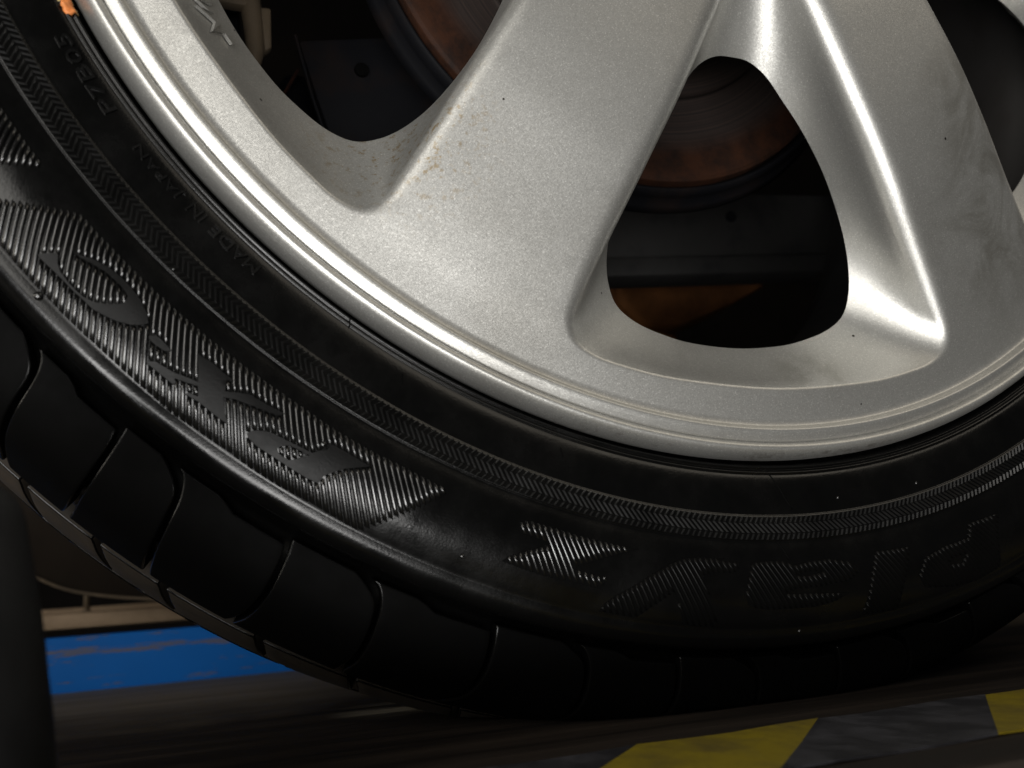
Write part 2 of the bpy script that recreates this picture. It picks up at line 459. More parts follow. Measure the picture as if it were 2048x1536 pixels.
# opening walls
backs = []
for oi, ax in enumerate(AX):
    prev = [inv[ids[oi] + i] for i in range(n_out)]
    for j in range(1, n_row):
        b = len(RV)
        for i in range(n_out):
            q = SEQ[i][j]; x, z = turn(q.x, q.y, ax)
            RV.append(Vector((x, q.z + crown(x, z) * max(0, 1 - j / 11), z)))
        cur = list(range(b, b + n_out))
        for i in range(n_out):
            i2 = (i + 1) % n_out; RF.append((prev[i], cur[i], cur[i2], prev[i2]))
        prev = cur
    backs.append([turn(SEQ[i][-1].x, SEQ[i][-1].y, ax) for i in range(n_out)])
# back of the spokes
V3, tris3, inv3, ids3 = face_sheet(backs, 0.2120, yface, 0.012, 0.004)
b = len(RV)
RV += [Vector((p.x, yface(p.length) + DEPTH + .006, p.y)) for p in V3]
RF += [tuple(b + i for i in f) for f in tris3]
rim = obj('alloy_rim', RV, RF, M_ALLOY, wheel)
fix_normals(rim); sharp(rim, 60)
# inner barrel
BAR = [(0.2335, 0.010), (0.226, 0.012), (0.2185, 0.016), (0.2125, 0.026), (0.205, 0.040), (0.197, 0.060), (0.196, 0.14), (0.207, 0.172), (0.212, 0.188), (0.228, 0.196), (0.230, 0.200)]
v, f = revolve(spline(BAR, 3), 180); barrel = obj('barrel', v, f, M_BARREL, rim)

# ---------------------------------------------------------------- the wheel: tyre carcass
SIDE = spline([(0.2300, 0.0125), (0.2335, 0.0085), (0.2347, 0.0055), (0.23555, 0.0036), (0.2360, 0.0034), (0.23655, 0.0037), (0.2371, 0.0029), (0.2376, 0.0026), (0.2381, 0.0029), (0.2392, 0.0025), (0.2415, 0.0020), (0.2450, 0.0016), (0.2490, 0.0014), (0.2511, 0.0013), (0.2514, 0.0008), (0.2535, 0.0005), (0.2567, 0.0001), (0.2588, -0.0002), (0.2592, 0.0002), (0.2620, -0.0004), (0.2655, -0.0008), (0.2720, -0.0009), (0.2785, 0.0002), (0.2830, 0.0018), (0.2852, 0.0029), (0.2862, 0.0031), (0.2880, 0.0035), (0.2897, 0.0046), (0.2908, 0.0062), (0.2913, 0.0082), (0.2914, 0.0108), (0.2917, 0.0140), (0.2930, 0.0180), (0.2980, 0.0208), (0.3030, 0.0255), (0.3070, 0.0330), (0.3095, 0.0430), (0.3112, 0.0560), (0.3130, 0.0750), (0.3145, 0.0900), (0.3145, 0.1000)], 3)
SIDEY = [(r, y) for r, y in SIDE if r < 0.2913]


def yside(r): return lerp_tab(SIDEY, r)


far = [(r, 0.2 - y) for r, y in SIDE[::-1][1:]]


def squash(v):                # the tyre flattens where it stands on the plank
    lim = GROUND + 0.0006
    if v.z < lim + 0.012:
        d = lim + 0.012 - v.z
        v.z = lim + 0.012 - 0.012 * (1 - math.exp(-d / 0.012)) if d < 0.06 else lim
    return v


def flat(v):
    if v.z < GROUND + 0.0005: v.z = GROUND + 0.0005
    return v


v, f = revolve(SIDE + far, 540)
tyre = obj('tyre', [flat(q) for q in v], f, M_RUB, wheel)

# tread blocks: a patch on the tread surface with skirts down to the groove floor
SHO = spline([(.2937, .0122), (.2970, .0128), (.3010, .0142), (.3055, .0166), (.3095, .0205), (.3130, .0270), (.3155, .0360), (.3172, .0480), (.3180, .0545)], 3)
R2 = spline([(0.3188, 0.0610), (0.3206, 0.0690), (0.3217, 0.0790), (0.3220, 0.0900)], 3)
R3 = [(r, 0.2 - y) for r, y in R2[::-1]]
R3 = [(r, y + 0.004) for r, y in R3]
SHF = [(r, 0.2 - y) for r, y in SHO[::-1]]


def block(name, prof, left, right, mat, depth=0.0048, nt=8, start=None):
    m = len(prof); V, Fc = [], []
    for j in range(nt + 1):
        t = j / nt
        for i in range(m):
            s = i / (m - 1)
            if start: s0 = start(t); s = s0 + (1 - s0) * s
            q = s * (m - 1); i0 = min(int(q), m - 2); q -= i0
            r = prof[i0][0] + (prof[i0 + 1][0] - prof[i0][0]) * q; y = prof[i0][1] + (prof[i0 + 1][1] - prof[i0][1]) * q
            th = left(s) + (right(s) - left(s)) * t
            V.append((th, r, y))
    top = [[j * m + i for i in range(m)] for j in range(nt + 1)]
    for j in range(nt):
        for i in range(m - 1): Fc.append((top[j][i], top[j][i + 1], top[j + 1][i + 1], top[j + 1][i]))
    rim_ = [(0, i) for i in range(m)] + [(j, m - 1) for j in range(1, nt + 1)] + [(nt, i) for i in range(m - 2, -1, -1)] + [(j, 0) for j in range(nt - 1, 0, -1)]
    b0 = [top[j][i] for j, i in rim_]
    c = len(V); ny = []
    for j, i in rim_:
        th, r, y = V[top[j][i]]
        i2, i1 = min(i + 1, m - 1), max(i - 1, 0); tr, ty = prof[i2][0] - prof[i1][0], prof[i2][1] - prof[i1][1]
        l = math.hypot(tr, ty); nr, ny_ = -ty / l, tr / l       # inward normal
        V.append((th, r + nr * depth * 1.0, y + ny_ * depth))
    for k in range(len(b0)): k2 = (k + 1) % len(b0); Fc.append((b0[k], c + k, c + k2, b0[k2]))
    o = obj(name, [flat(pol(*q)) for q in V], Fc, mat, tyre)
    fix_normals(o)
    bm = bmesh.new(); bm.from_mesh(o.data)
    ed = [e for e in bm.edges if len(e.link_faces) == 2 and e.calc_face_angle(0) > rad(48)]
    bmesh.ops.bevel(bm, geom=ed, offset=0.00045, segments=2, affect='EDGES', profile=0.5, material=1)
    o.data.materials.append(M_RUB); bm.to_mesh(o.data); bm.free()
    o.data.polygons.foreach_set('use_smooth', [True] * len(o.data.polygons)); sharp(o, 50)
    return o


cuts = [-46.6, -41.8, -37.6, -31.7, -26.0, -19.6, -13.6, -8.0, -2.4, 3.4, 9.2, 15.0, 20.6, 26.4, 32.0]
pre = [-46.6 - 5.2 * k for k in range(24, 0, -1)]
cuts = pre + cuts + [32.0 + 5.6 * k for k in range(1, 24)]
cuts = [c for c in cuts if -175 < c < 160]
G0 = 0.12


def gcurve(c, kind):          # centre line of a lateral groove along the shoulder
    return lambda s: c + (0.5 * math.sin(s * math.pi * .9) - 0.15 * s if kind else 0.9 * s - 0.9 * math.exp(-s * 9))


for k in range(len(cuts) - 1):
    vis = -75 < cuts[k] < 40
    a, b_ = gcurve(cuts[k], k % 2), gcurve(cuts[k + 1], (k + 1) % 2)
    corner = (lambda s: 0.85 * math.exp(-(s * 8) ** 2)) if k % 2 else (lambda s: 0.15 * math.exp(-(s * 8) ** 2))
    block('tread_block', SHO, (lambda s, a=a: a(s) + G0 + 0.08 * s), (lambda s, b_=b_, corner=corner: b_(s) - G0 - corner(s) - 0.08 * s), M_BLOCK, nt=16 if vis else 4, start=None if k % 2 else (lambda t: 0.085 * max(0.0, min(1.0, (t - .40) / .08))))
    if -110 < cuts[k] < 60:
        sk = cuts[k] + 2.0
        block('tread_block', R2, (lambda s, c=sk: c + 0.25 + 1.6 * s), (lambda s, c=sk, d=cuts[k + 1] - cuts[k]: c + d - 0.25 + 1.6 * s), M_CROWN, nt=8)
        block('tread_block', R3, (lambda s, c=sk: c + 3.0 + 0.25 + 1.6 * s), (lambda s, c=sk, d=cuts[k + 1] - cuts[k]: c + 3.0 + d - 0.25 + 1.6 * s), M_CROWN, nt=8)
        block('tread_block', SHF, (lambda s, c=sk: c + 1.0 + 0.3), (lambda s, c=sk, d=cuts[k + 1] - cuts[k]: c + 1.0 + d - 0.3), M_CROWN, nt=6)

# ---------------------------------------------------------------- marks on the sidewall
TRACE = {
'panel':[(-54.16,0.2801),(-53.80,0.2785),(-52.64,0.2730),(-51.43,0.2676),(-50.86,0.2657),(-40.43,0.2654),(-37.97,0.2653),(-35.32,0.2652),(-32.88,0.2656),(-30.39,0.2656),(-28.28,0.2653),(-25.32,0.2657),(-27.23,0.2765),(-28.21,0.2816),(-28.91,0.2851),(-29.19,0.2853),(-31.63,0.2847),(-34.01,0.2854),(-35.59,0.2853),(-36.89,0.2850),(-38.44,0.2852),(-39.98,0.2856),(-41.66,0.2853),(-44.50,0.2850),(-46.14,0.2851),(-47.79,0.2852),(-49.02,0.2851),(-50.76,0.2851),(-51.62,0.2850),(-52.46,0.2851)],
'panel_b':[(-58.21,0.2653),(-56.18,0.2651),(-54.14,0.2653),(-55.38,0.2733)],
'C':[(-50.42,0.2799),(-50.21,0.2784),(-49.88,0.2765),(-49.74,0.2768),(-49.48,0.2780),(-49.07,0.2789),(-48.41,0.2793),(-47.79,0.2793),(-47.35,0.2791),(-46.84,0.2783),(-46.30,0.2764),(-45.77,0.2735),(-45.93,0.2715),(-46.41,0.2709),(-46.98,0.2709),(-47.65,0.2711),(-48.37,0.2721),(-48.98,0.2731),(-49.46,0.2735),(-48.97,0.2725),(-48.52,0.2711),(-47.80,0.2699),(-47.00,0.2693),(-46.20,0.2694),(-45.36,0.2700),(-44.54,0.2715),(-44.18,0.2729),(-44.39,0.2745),(-44.70,0.2759),(-45.34,0.2777),(-45.94,0.2787),(-46.62,0.2796),(-47.17,0.2796),(-47.88,0.2798),(-48.70,0.2798),(-49.52,0.2800),(-50.31,0.2803)],
'arm':[(-43.68,0.2753),(-43.50,0.2739),(-43.18,0.2738),(-42.40,0.2741),(-42.37,0.2746),(-42.57,0.2753),(-43.09,0.2757),(-43.54,0.2757)],
'stem':[(-42.89,0.2800),(-42.50,0.2787),(-41.48,0.2779),(-40.90,0.2769),(-40.26,0.2760),(-40.66,0.2736),(-41.29,0.2706),(-40.91,0.2704),(-40.35,0.2700),(-39.45,0.2703),(-38.89,0.2701),(-39.20,0.2713),(-38.89,0.2738),(-37.81,0.2706),(-36.75,0.2702),(-35.65,0.2695),(-35.89,0.2709),(-37.16,0.2724),(-38.25,0.2739),(-38.77,0.2752),(-38.21,0.2781),(-37.64,0.2798),(-38.13,0.2799),(-38.87,0.2798),(-39.61,0.2797),(-40.32,0.2802),(-40.31,0.2795),(-39.76,0.2788),(-40.12,0.2768),(-40.51,0.2775),(-40.97,0.2783),(-41.24,0.2788),(-41.27,0.2791),(-41.08,0.2794),(-41.12,0.2802),(-41.89,0.2802),(-42.83,0.2803)],
'P1':[(-36.63,0.2789),(-36.59,0.2783),(-36.29,0.2769),(-35.72,0.2755),(-35.26,0.2752),(-34.85,0.2750),(-34.18,0.2746),(-33.64,0.2744),(-33.23,0.2742),(-32.95,0.2726),(-32.62,0.2713),(-32.60,0.2696),(-32.25,0.2695),(-31.67,0.2694),(-30.92,0.2695),(-30.11,0.2696),(-31.23,0.2731),(-31.66,0.2752),(-32.06,0.2776),(-32.10,0.2799),(-32.76,0.2802),(-33.81,0.2802),(-34.88,0.2801),(-35.78,0.2802),(-36.44,0.2797)],
'P1h':[(-34.92,0.2779),(-34.76,0.2766),(-34.47,0.2756),(-33.94,0.2753),(-33.59,0.2752),(-33.27,0.2750),(-33.61,0.2766),(-33.84,0.2780),(-34.12,0.2790),(-34.74,0.2787)],
'dot':[(-32.98,0.2707)],
'z':[(-20.62,0.2684),(-20.49,0.2664),(-20.13,0.2655),(-19.40,0.2652),(-17.92,0.2652),(-16.25,0.2653),(-14.57,0.2652),(-12.51,0.2653),(-13.67,0.2673),(-14.63,0.2693),(-15.63,0.2717),(-16.55,0.2738),(-16.53,0.2747),(-15.84,0.2748),(-15.02,0.2750),(-14.23,0.2748),(-14.47,0.2762),(-14.77,0.2783),(-16.01,0.2782),(-17.17,0.2784),(-18.25,0.2786),(-19.50,0.2785),(-20.43,0.2783),(-20.94,0.2782),(-20.72,0.2767),(-19.87,0.2739),(-18.80,0.2711),(-18.38,0.2697),(-18.88,0.2694),(-19.61,0.2692),(-20.17,0.2693)],
'y':[(-14.33,0.2842),(-13.54,0.2843),(-12.11,0.2843),(-11.90,0.2839),(-11.00,0.2801),(-9.80,0.2757),(-9.42,0.2786),(-9.07,0.2816),(-8.85,0.2845),(-7.84,0.2847),(-6.48,0.2847),(-6.84,0.2809),(-7.43,0.2751),(-7.89,0.2714),(-7.80,0.2700),(-7.34,0.2691),(-7.43,0.2693),(-6.96,0.2691),(-5.61,0.2688),(-5.16,0.2668),(-5.26,0.2659),(-6.91,0.2651),(-6.21,0.2648),(-8.02,0.2649),(-9.37,0.2658),(-10.24,0.2679),(-11.09,0.2705),(-11.86,0.2731),(-12.55,0.2756),(-13.56,0.2792),(-14.13,0.2820)],
'a':[(-4.16,0.2655),(-2.66,0.2650),(-1.55,0.2654),(-0.97,0.2667),(0.49,0.2656),(2.08,0.2655),(3.45,0.2671),(4.24,0.2696),(4.22,0.2708),(3.41,0.2728),(2.11,0.2733),(0.21,0.2737),(-1.03,0.2738),(-1.86,0.2751),(0.23,0.2754),(3.29,0.2766),(2.14,0.2786),(0.65,0.2796),(-2.72,0.2796),(-3.90,0.2791),(-4.51,0.2781),(-4.72,0.2744),(-4.51,0.2698)],
'ah':[(-0.97,0.2698),(0.09,0.2687),(1.48,0.2691),(0.28,0.2700)],
'l':[(5.96,0.2660),(9.12,0.2672),(8.52,0.2723),(7.85,0.2793),(7.33,0.2868),(4.35,0.2857),(4.86,0.2796),(5.29,0.2730)],
'P':[(15.02,0.2687),(18.10,0.2700),(17.22,0.2789),(17.04,0.2902),(14.83,0.2913),(12.26,0.2894),(9.78,0.2860),(9.29,0.2808),(10.08,0.2750),(12.09,0.2733),(14.45,0.2736)],
'Ph':[(12.07,0.2806),(12.55,0.2786),(13.94,0.2790),(13.34,0.2819)],

}
TRACE['P'] = [(t, .2660 + (r - .2687) * .86) for t, r in TRACE['P']]; TRACE['Ph'] = [(t, .2660 + (r - .2687) * .86) for t, r in TRACE['Ph']]
TRACE['l'] = [(t, .2655 + (r - .2660) * .95) for t, r in TRACE['l']]


def inside(poly, x, y):
    ins = False; j = len(poly) - 1
    for i in range(len(poly)):
        (ax, ay), (bx, by) = poly[i], poly[j]
        if (ay > y) != (by > y) and x < (bx - ax) * (y - ay) / (by - ay) + ax: ins = not ins
        j = i
    return ins


KTH = 0.275 * math.pi / 180   # degrees -> metres along the arc


def plate(name, poly, holes, h, mat, parent, step=0.0012, base=yside):
    """raised smooth plate on the sidewall with its outline in (angle, radius)"""
    fl = lambda p: Vector((p[0] * KTH, p[1]))
    P, E = [], []
    for lp in [poly] + holes:
        q = [fl(p) for p in lp]; d = []
        for i in range(len(q)):
            n = max(1, int((q[(i + 1) % len(q)] - q[i]).length / step)); d += [q[i].lerp(q[(i + 1) % len(q)], t / n) for t in range(n)]
        b = len(P); P += d; E += [(b + i, b + (i + 1) % len(d)) for i in range(len(d))]
    nb = len(P); pf = [fl(p) for p in poly]; xs = [p.x for p in pf]; ys = [p.y for p in pf]
    x = min(xs)
    while x < max(xs):
        y = min(ys)
        while y < max(ys):
            t, r = x / KTH, y
            if inside(poly, t, r) and not any(inside(hh, t, r) for hh in holes) and min((p - Vector((x, y))).length_squared for p in P[:nb]) > (step * .5) ** 2: P.append(Vector((x, y)))
            y += step
        x += step
    V2, _, F2, ov, _, _ = delaunay_2d_cdt(P, E, [], 1, 1e-8)
    fs = []
    for f in F2:
        c = sum((V2[i] for i in f), Vector((0, 0))) / len(f)
        if inside(poly, c.x / KTH, c.y) and not any(inside(hh, c.x / KTH, c.y) for hh in holes): fs.append(list(f))
    V = [pol(p.x / KTH, p.y, base(p.y) - h) for p in V2]
    cnt = {}
    for f in fs:
        for i in range(len(f)):
            a, b = f[i], f[(i + 1) % len(f)]; cnt[(a, b)] = cnt.get((a, b), 0) + 1
    low = {}
    for (a, b) in list(cnt):
        if (b, a) not in cnt:
            for q in (a, b):
                if q not in low: low[q] = len(V); p = V2[q]; V.append(pol(p.x / KTH, p.y, base(p.y) + 0.0003))
            fs.append([b, a, low[a], low[b]])
    o = obj(name, V, fs, mat, parent, smooth=True); fix_normals(o); sharp(o, 40)
    return o


def ribs(name, polys, holes, h, wdt, pitch, slope, mat, parent, phase=0.0, r0=.262, r1=.2885):
    """raised ribs at a constant slant, cut where the outline and the plates end"""
    los = min(p[0] for q in polys for p in q); his = max(p[0] for q in polys for p in q)
    k = math.floor((los - 3) / pitch)
    while k * pitch < his + 3:
        u = k * pitch + phase; runs, cur = [], None
        n = 240
        for i in range(n + 1):
            r = r0 + (r1 - r0) * i / n; t = u + slope * (r - .275)
            on = any(inside(q, t, r) for q in polys) and not any(inside(q, t, r) for q in holes)
            if on and cur is None: cur = [r, r]
            elif on: cur[1] = r
            if (not on or i == n) and cur: runs.append(cur); cur = None
        for a, b in runs:
            if b - a < 0.0008: continue
            V, Fc = [], []; m = max(2, int((b - a) / 0.0014)); hw = wdt / 2
            for i in range(m + 1):
                r = a + (b - a) * i / m; t = u + slope * (r - .275); y = yside(r)
                e = 0.8 if i in (0, m) else 1.0
                V += [pol(t - hw, r, y + .0002), pol(t - hw * .86, r, y - h * .52 * e), pol(t - hw * .5, r, y - h * .88 * e), pol(t, r, y - h * e), pol(t + hw * .5, r, y - h * .88 * e), pol(t + hw * .86, r, y - h * .52 * e), pol(t + hw, r, y + .0002)]
            for i in range(m):
                for j in range(6): Fc.append((i * 7 + j, i * 7 + j + 1, i * 7 + j + 8, i * 7 + j + 7))
            Fc += [tuple(range(7)), tuple(m * 7 + 6 - j for j in range(7))]
            o = obj(name, V, Fc, mat, parent); fix_normals(o)
        k += 1


H_LET = 0.0009
for key, hs in (('C', []), ('arm', []), ('stem', []), ('P1', ['P1h'])):
    plate('moulded_letter', TRACE[key], [TRACE[h] for h in hs], H_LET, M_PLATE, tyre)
cut = [TRACE['C'], TRACE['arm'], TRACE['stem']]


class Ring:                    # P with its counter
    pass


P1 = TRACE['P1']; P1h = TRACE['P1h']
PAN = [TRACE['panel']]
hole_P = [p for p in P1]


def ribs_panel():
    """ribs of the big panel, stopping at the letters; the counter of the P stays ribbed"""
    global inside
    base_inside = inside

    def ins2(poly, x, y):
        r = base_inside(poly, x, y)
        if r and poly is P1 and base_inside(P1h, x, y): return False
        return r
    inside = ins2
    ribs('rib', PAN, cut + [P1], 0.00078, 0.345, 0.418, 170, M_RIB, tyre)
    inside = base_inside


ribs_panel()
# the neighbouring panel up the sidewall, cut by the picture's edge
PB = [(-78.0, .2653), (-70, .2652), (-62, .2653), (-58.21, .2653), (-56.18, .2652), (-54.14, .2653), (-55.38, .2733), (-57.4, .2851), (-66, .2851), (-78, .2851)]
ribs('rib', [PB], [], 0.00078, 0.345, 0.418, 170, M_RIB, tyre, 0.1)
# Playz: letters of fine ribs, each with its own low raised outline
ribs('rib', [TRACE['z']], [], 0.00042, 0.25, 0.418, 155, M_RIB, tyre, 0.05)
LET = [TRACE['y'], TRACE['a'], TRACE['l'], TRACE['P']]
ribs('rib', LET, [TRACE['ah'], TRACE['Ph']], 0.00034, 0.25, 0.418, 155, M_DULL, tyre, 0.05)
for L_ in [TRACE['z']] + LET: plate('moulded_letter', L_, [TRACE['ah']] if L_ is TRACE['a'] else [TRACE['Ph']] if L_ is TRACE['P'] else [], 0.00018, M_BLOCK, tyre)

# herringbone band
V, Fc = [], []


def tooth(th0, r0, th1, r1, w_, h):
    c = len(V)
    for th, r in ((th0, r0), (th1, r1)):
        y = yside(r); V.extend([pol(th - w_, r, y + .0002), pol(th, r, y - h), pol(th + w_, r, y + .0002)])
    Fc.extend([(c, c + 1, c + 4, c + 3), (c + 1, c + 2, c + 5, c + 4), (c, c + 2, c + 1), (c + 3, c + 4, c + 5)])


nT = 860
for k in range(nT):
    t = 360.0 * k / nT
    tooth(t + .16, .2516, t - .14, .2535, .15, .00042)
    tooth(t - .14, .2537, t + .48, .2567, .15, .00048)
    tooth(t + .45, .2570, t + .22, .2587, .15, .00040)
hb = obj('herringbone_band', V, Fc, M_BAND, tyre, smooth=False); tag(hb, kind='stuff')

# moulding flash lines and vent pips
for th, r0, r1 in ((-35.9, .2352, .2384), (-31.0, .2415, .2440), (-18.9, .2415, .2440), (-1.6, .2370, .2495), (-1.9, .2590, .2650)):
    V, Fc = tube([pol(th + (r - r0) * 120 + .02 * math.sin(r * 3000), r, yside(r)) for r in [r0 + (r1 - r0) * i / 8 for i in range(9)]], 0.00022, 6)
    obj('moulding_seam', V, Fc, M_BLOCK, tyre)


def pip(th, r, s, h=1.0):
    V, Fc = [], []
    for j in range(5):
        a = j / 4 * math.pi / 2
        for k in range(10): b = 2 * math.pi * k / 10; V.append(pol(th + s * math.cos(a) * math.cos(b) / KTH, r + s * math.cos(a) * math.sin(b), yside(r) - s * h * math.sin(a)))
    for j in range(4):
        for k in range(10): Fc.append((j * 10 + k, j * 10 + (k + 1) % 10, (j + 1) * 10 + (k + 1) % 10, (j + 1) * 10 + k))
    return obj('vent_pip', V, Fc, M_RIB, tyre)


pip(TRACE['dot'][0][0], TRACE['dot'][0][1], .0011)
for th, r, s in ((-23.2, .2805, .0007), (4.2, .2470, .0006), (12.0, .2480, .0006), (-0.5, .2865, .0006), (-48.9, .2862, .0012), (-45.6, .2580, .0005)): pip(th, r, s, .8)


def text_on(txt, th0, th1, r_in, r_out, h, surf, name, mat, parent, flip=True):
    """small raised capitals; tops point outwards and the words run clockwise"""
    cu = bpy.data.curves.new('type', 'FONT'); cu.body = txt; cu.size = 1; cu.resolution_u = 2
    to = bpy.data.objects.new('type', cu); COL.objects.link(to)
    dg = bpy.context.evaluated_depsgraph_get(); me = bpy.data.meshes.new_from_object(to.evaluated_get(dg))
    bpy.data.objects.remove(to); bpy.data.curves.remove(cu)
    bm = bmesh.new(); bm.from_mesh(me); bmesh.ops.remove_doubles(bm, verts=bm.verts, dist=1e-5)
    bpy.data.meshes.remove(me)
    xs = [v.co.x for v in bm.verts]; ys = [v.co.y for v in bm.verts]; x0, x1, y0, y1 = min(xs), max(xs), min(ys), max(ys)
    seen = set(); out = []
    for v0 in bm.verts:
        if v0 in seen: continue
        st, comp = [v0], []
        seen.add(v0)
        while st:
            q = st.pop(); comp.append(q)
            for e in q.link_edges:
                o2 = e.other_vert(q)
                if o2 not in seen: seen.add(o2); st.append(o2)
        out.append(comp)
    for comp in out:
        idx = {q: i for i, q in enumerate(comp)}
        fl = [((q.co.x - x0) / (x1 - x0), (q.co.y - y0) / (y1 - y0)) for q in comp]
        V = [surf(th0 + (th1 - th0) * a, r_in + (r_out - r_in) * b_, -h) for a, b_ in fl]; n = len(V)
        V += [surf(th0 + (th1 - th0) * a, r_in + (r_out - r_in) * b_, .0003) for a, b_ in fl]
        fs = {f for q in comp for f in q.link_faces}
        Fc = [[idx[q] for q in f.verts] for f in fs]
        for f in list(fs):
            vs = [idx[q] for q in f.verts]
            for e, i in zip([l.edge for l in f.loops], range(len(vs))):
                if len(e.link_faces) == 1: a, b_ = vs[i], vs[(i + 1) % len(vs)]; Fc.append([b_, a, a + n, b_ + n])
        o = obj(name, V, Fc, mat, parent, smooth=False); fix_normals(o)
    bm.free()


side = lambda th, r, d: pol(th, r, yside(r) + d)
for word, a, b_ in (('MADE', -42.3, -46.2), ('IN', -46.9, -48.1), ('JAPAN', -48.8, -53.0)): text_on(word, a, b_, .2405, .2436, .00055, side, 'moulded_letter', M_RIB, tyre)
text_on('P7B05', -55.6, -61.4, .2403, .2440, .00055, side, 'moulded_letter', M_RIB, tyre)


def wallpoint(u, s, d):        # on the rim-side wall of the left opening
    pass


# cast letters on the outer wall of the left opening (tops to the hub)
def wall_surf(th, r, d):
    # th: degrees along the wall from the opening's axis, r: 0 at the crest, 1 at the back edge
    best = min(range(n_out), key=lambda i: (abs(math.degrees(math.atan2(OUT[i][0], OUT[i][1])) - th) if OUT[i][1] > .19 else 1e9))
    row = SEQ[best]; q = row[6].lerp(row[11], r) + Vector((nrm[best].x, nrm[best].y, 0)) * d
    x, z = turn(q.x, q.y, -60); return Vector((x, q.z, z))


text_on('JWL', -4.5, 3.2, .75, .35, .0007, wall_surf, 'cast_letter', M_ALLOY, rim)

# balance-clip sized scrap of orange and green paint at the flange
V, Fc = [], []
for j in range(5):
    for i in range(7):
        t = -62.7 - 1.1 * i / 6; r = .2345 + .0030 * j / 4 + .0004 * math.sin(i * 2.1); V.append(pol(t + .08 * math.sin(j * 3), r, yside(r) - .0009 - .0005 * math.sin(i * 1.3 + j)))
for j in range(4):
    for i in range(6): Fc.append((j * 7 + i, j * 7 + i + 1, j * 7 + i + 8, j * 7 + i + 7))
sc_ = obj('paint_scrap', V, Fc, M_ORANGE, tyre); md = sc_.modifiers.new('thick', 'SOLIDIFY'); md.thickness = .0012

# ---------------------------------------------------------------- brake and suspension seen through the openings
disc = empty('brake_disc', (0, 0.06, 0), 'rusty brown brake disc behind the wheel spokes', 'brake disc')
v, f = revolve(spline([(0.03, .052), (.070, .052), (.076, .056), (.078, .0585), (.106, .0585), (.1102, .0592), (.1112, .0605), (.1112, .068), (.106, .070), (.06, .070)], 3), 200)
obj('friction_ring', v, f, M_DISC, disc)
v, f = revolve(spline([(.1120, .064), (.1130, .061), (.1142, .0605), (.1156, .0625), (.1160, .066), (.1150, .074), (.05, .078)], 3), 200)
obj('splash_shield', v, f, M_IRON, disc)



def thing(name, label, cat, loc, parts):
    o = empty(name, loc, label, cat)
    for pn, (V, Fc), m in parts:
        p = obj(pn, V, Fc, m, o); sharp(p, 40)
    return o


def prism(pts, y0, y1, bev=.002):
    """plate with an (x, z) outline between two depths"""
    bm = bmesh.new(); vs = [bm.verts.new((x, y0, z)) for x, z in pts]; fc = bm.faces.new(vs)
    r = bmesh.ops.extrude_face_region(bm, geom=[fc]); bmesh.ops.translate(bm, vec=(0, y1 - y0, 0), verts=[e for e in r['geom'] if isinstance(e, bmesh.types.BMVert)])
    bmesh.ops.recalc_face_normals(bm, faces=bm.faces)
    if bev: bmesh.ops.bevel(bm, geom=[e for e in bm.edges], offset=bev, segments=2, affect='EDGES', profile=.5)
    bm.verts.index_update(); V = [q.co.copy() for q in bm.verts]; Fc = [[q.index for q in ff.verts] for ff in bm.faces]; bm.free(); return V, Fc


thing('suspension_arm', 'grey flat suspension arm with a long seam below the rusty disc', 'suspension arm', (0.1, .2, -.09), [
    ('web', prism([(-.05, -.102), (.34, -.072), (.34, -.028), (-.05, -.055)], .200, .212), M_GREY),
    ('flange', prism([(-.05, -.1000), (.34, -.0700), (.34, -.0815), (-.05, -.1115)], .190, .214), M_GREY),
    ('rivet', tube([(.137, .1985, -.058), (.137, .2005, -.058)], .0035, 10), M_IRON)])
thing('exhaust_box', 'orange brown rusted box below the grey arm inside the small triangular opening', 'exhaust', (.17, .3, -.08), [
    ('shell', prism([(.112, -.060), (.240, -.060), (.205, -.078), (.160, -.096), (.130, -.098), (.112, -.082)], .300, .36, .006), M_OCHRE),
    ('seam', tube([(.104, .297, -.062), (.106, .297, -.082), (.122, .297, -.101), (.150, .297, -.106)], .0016, 8), M_OCHRE)])
thing('steering_knuckle', 'dark bolted knuckle plate low in the left opening', 'knuckle', (-.11, .1, -.06), [
    ('plate', prism([(-.135, -.045), (-.06, -.030), (-.06, -.13), (-.104, -.135), (-.118, -.105), (-.128, -.07)], .098, .106), M_IRON),
    ('edge', tube([(-.136, .097, -.044), (-.130, .097, -.07), (-.120, .097, -.105), (-.106, .097, -.136)], .0008, 6), M_IRON),
    ('hole_shade', tube([(-.1095, .0965, -.0555), (-.1095, .0985, -.0555)], .0030, 14), M_BLOCK),  # solid stub; the shade inside the hole is put in as its dark colour
    ('boss', tube([(-.098, .090, -.017), (-.075, .090, -.010), (-.055, .090, -.012)], [.012, .014, .012], 14), M_GREY)])
thing('gaiter', 'dark brown rubber boot beside the knuckle plate with a rusty rim', 'gaiter', (-.16, .12, -.07), [
    ('boot', tube([(-.146, .150, -.115), (-.138, .150, -.085), (-.132, .150, -.06), (-.126, .150, -.035)], [.012, .017, .017, .008], 16), M_IRON),
    ('clip', tube([(-.1385, .128, -.092), (-.1420, .126, -.078), (-.1410, .126, -.062), (-.1300, .128, -.040)], .0008, 6), M_RUST)])
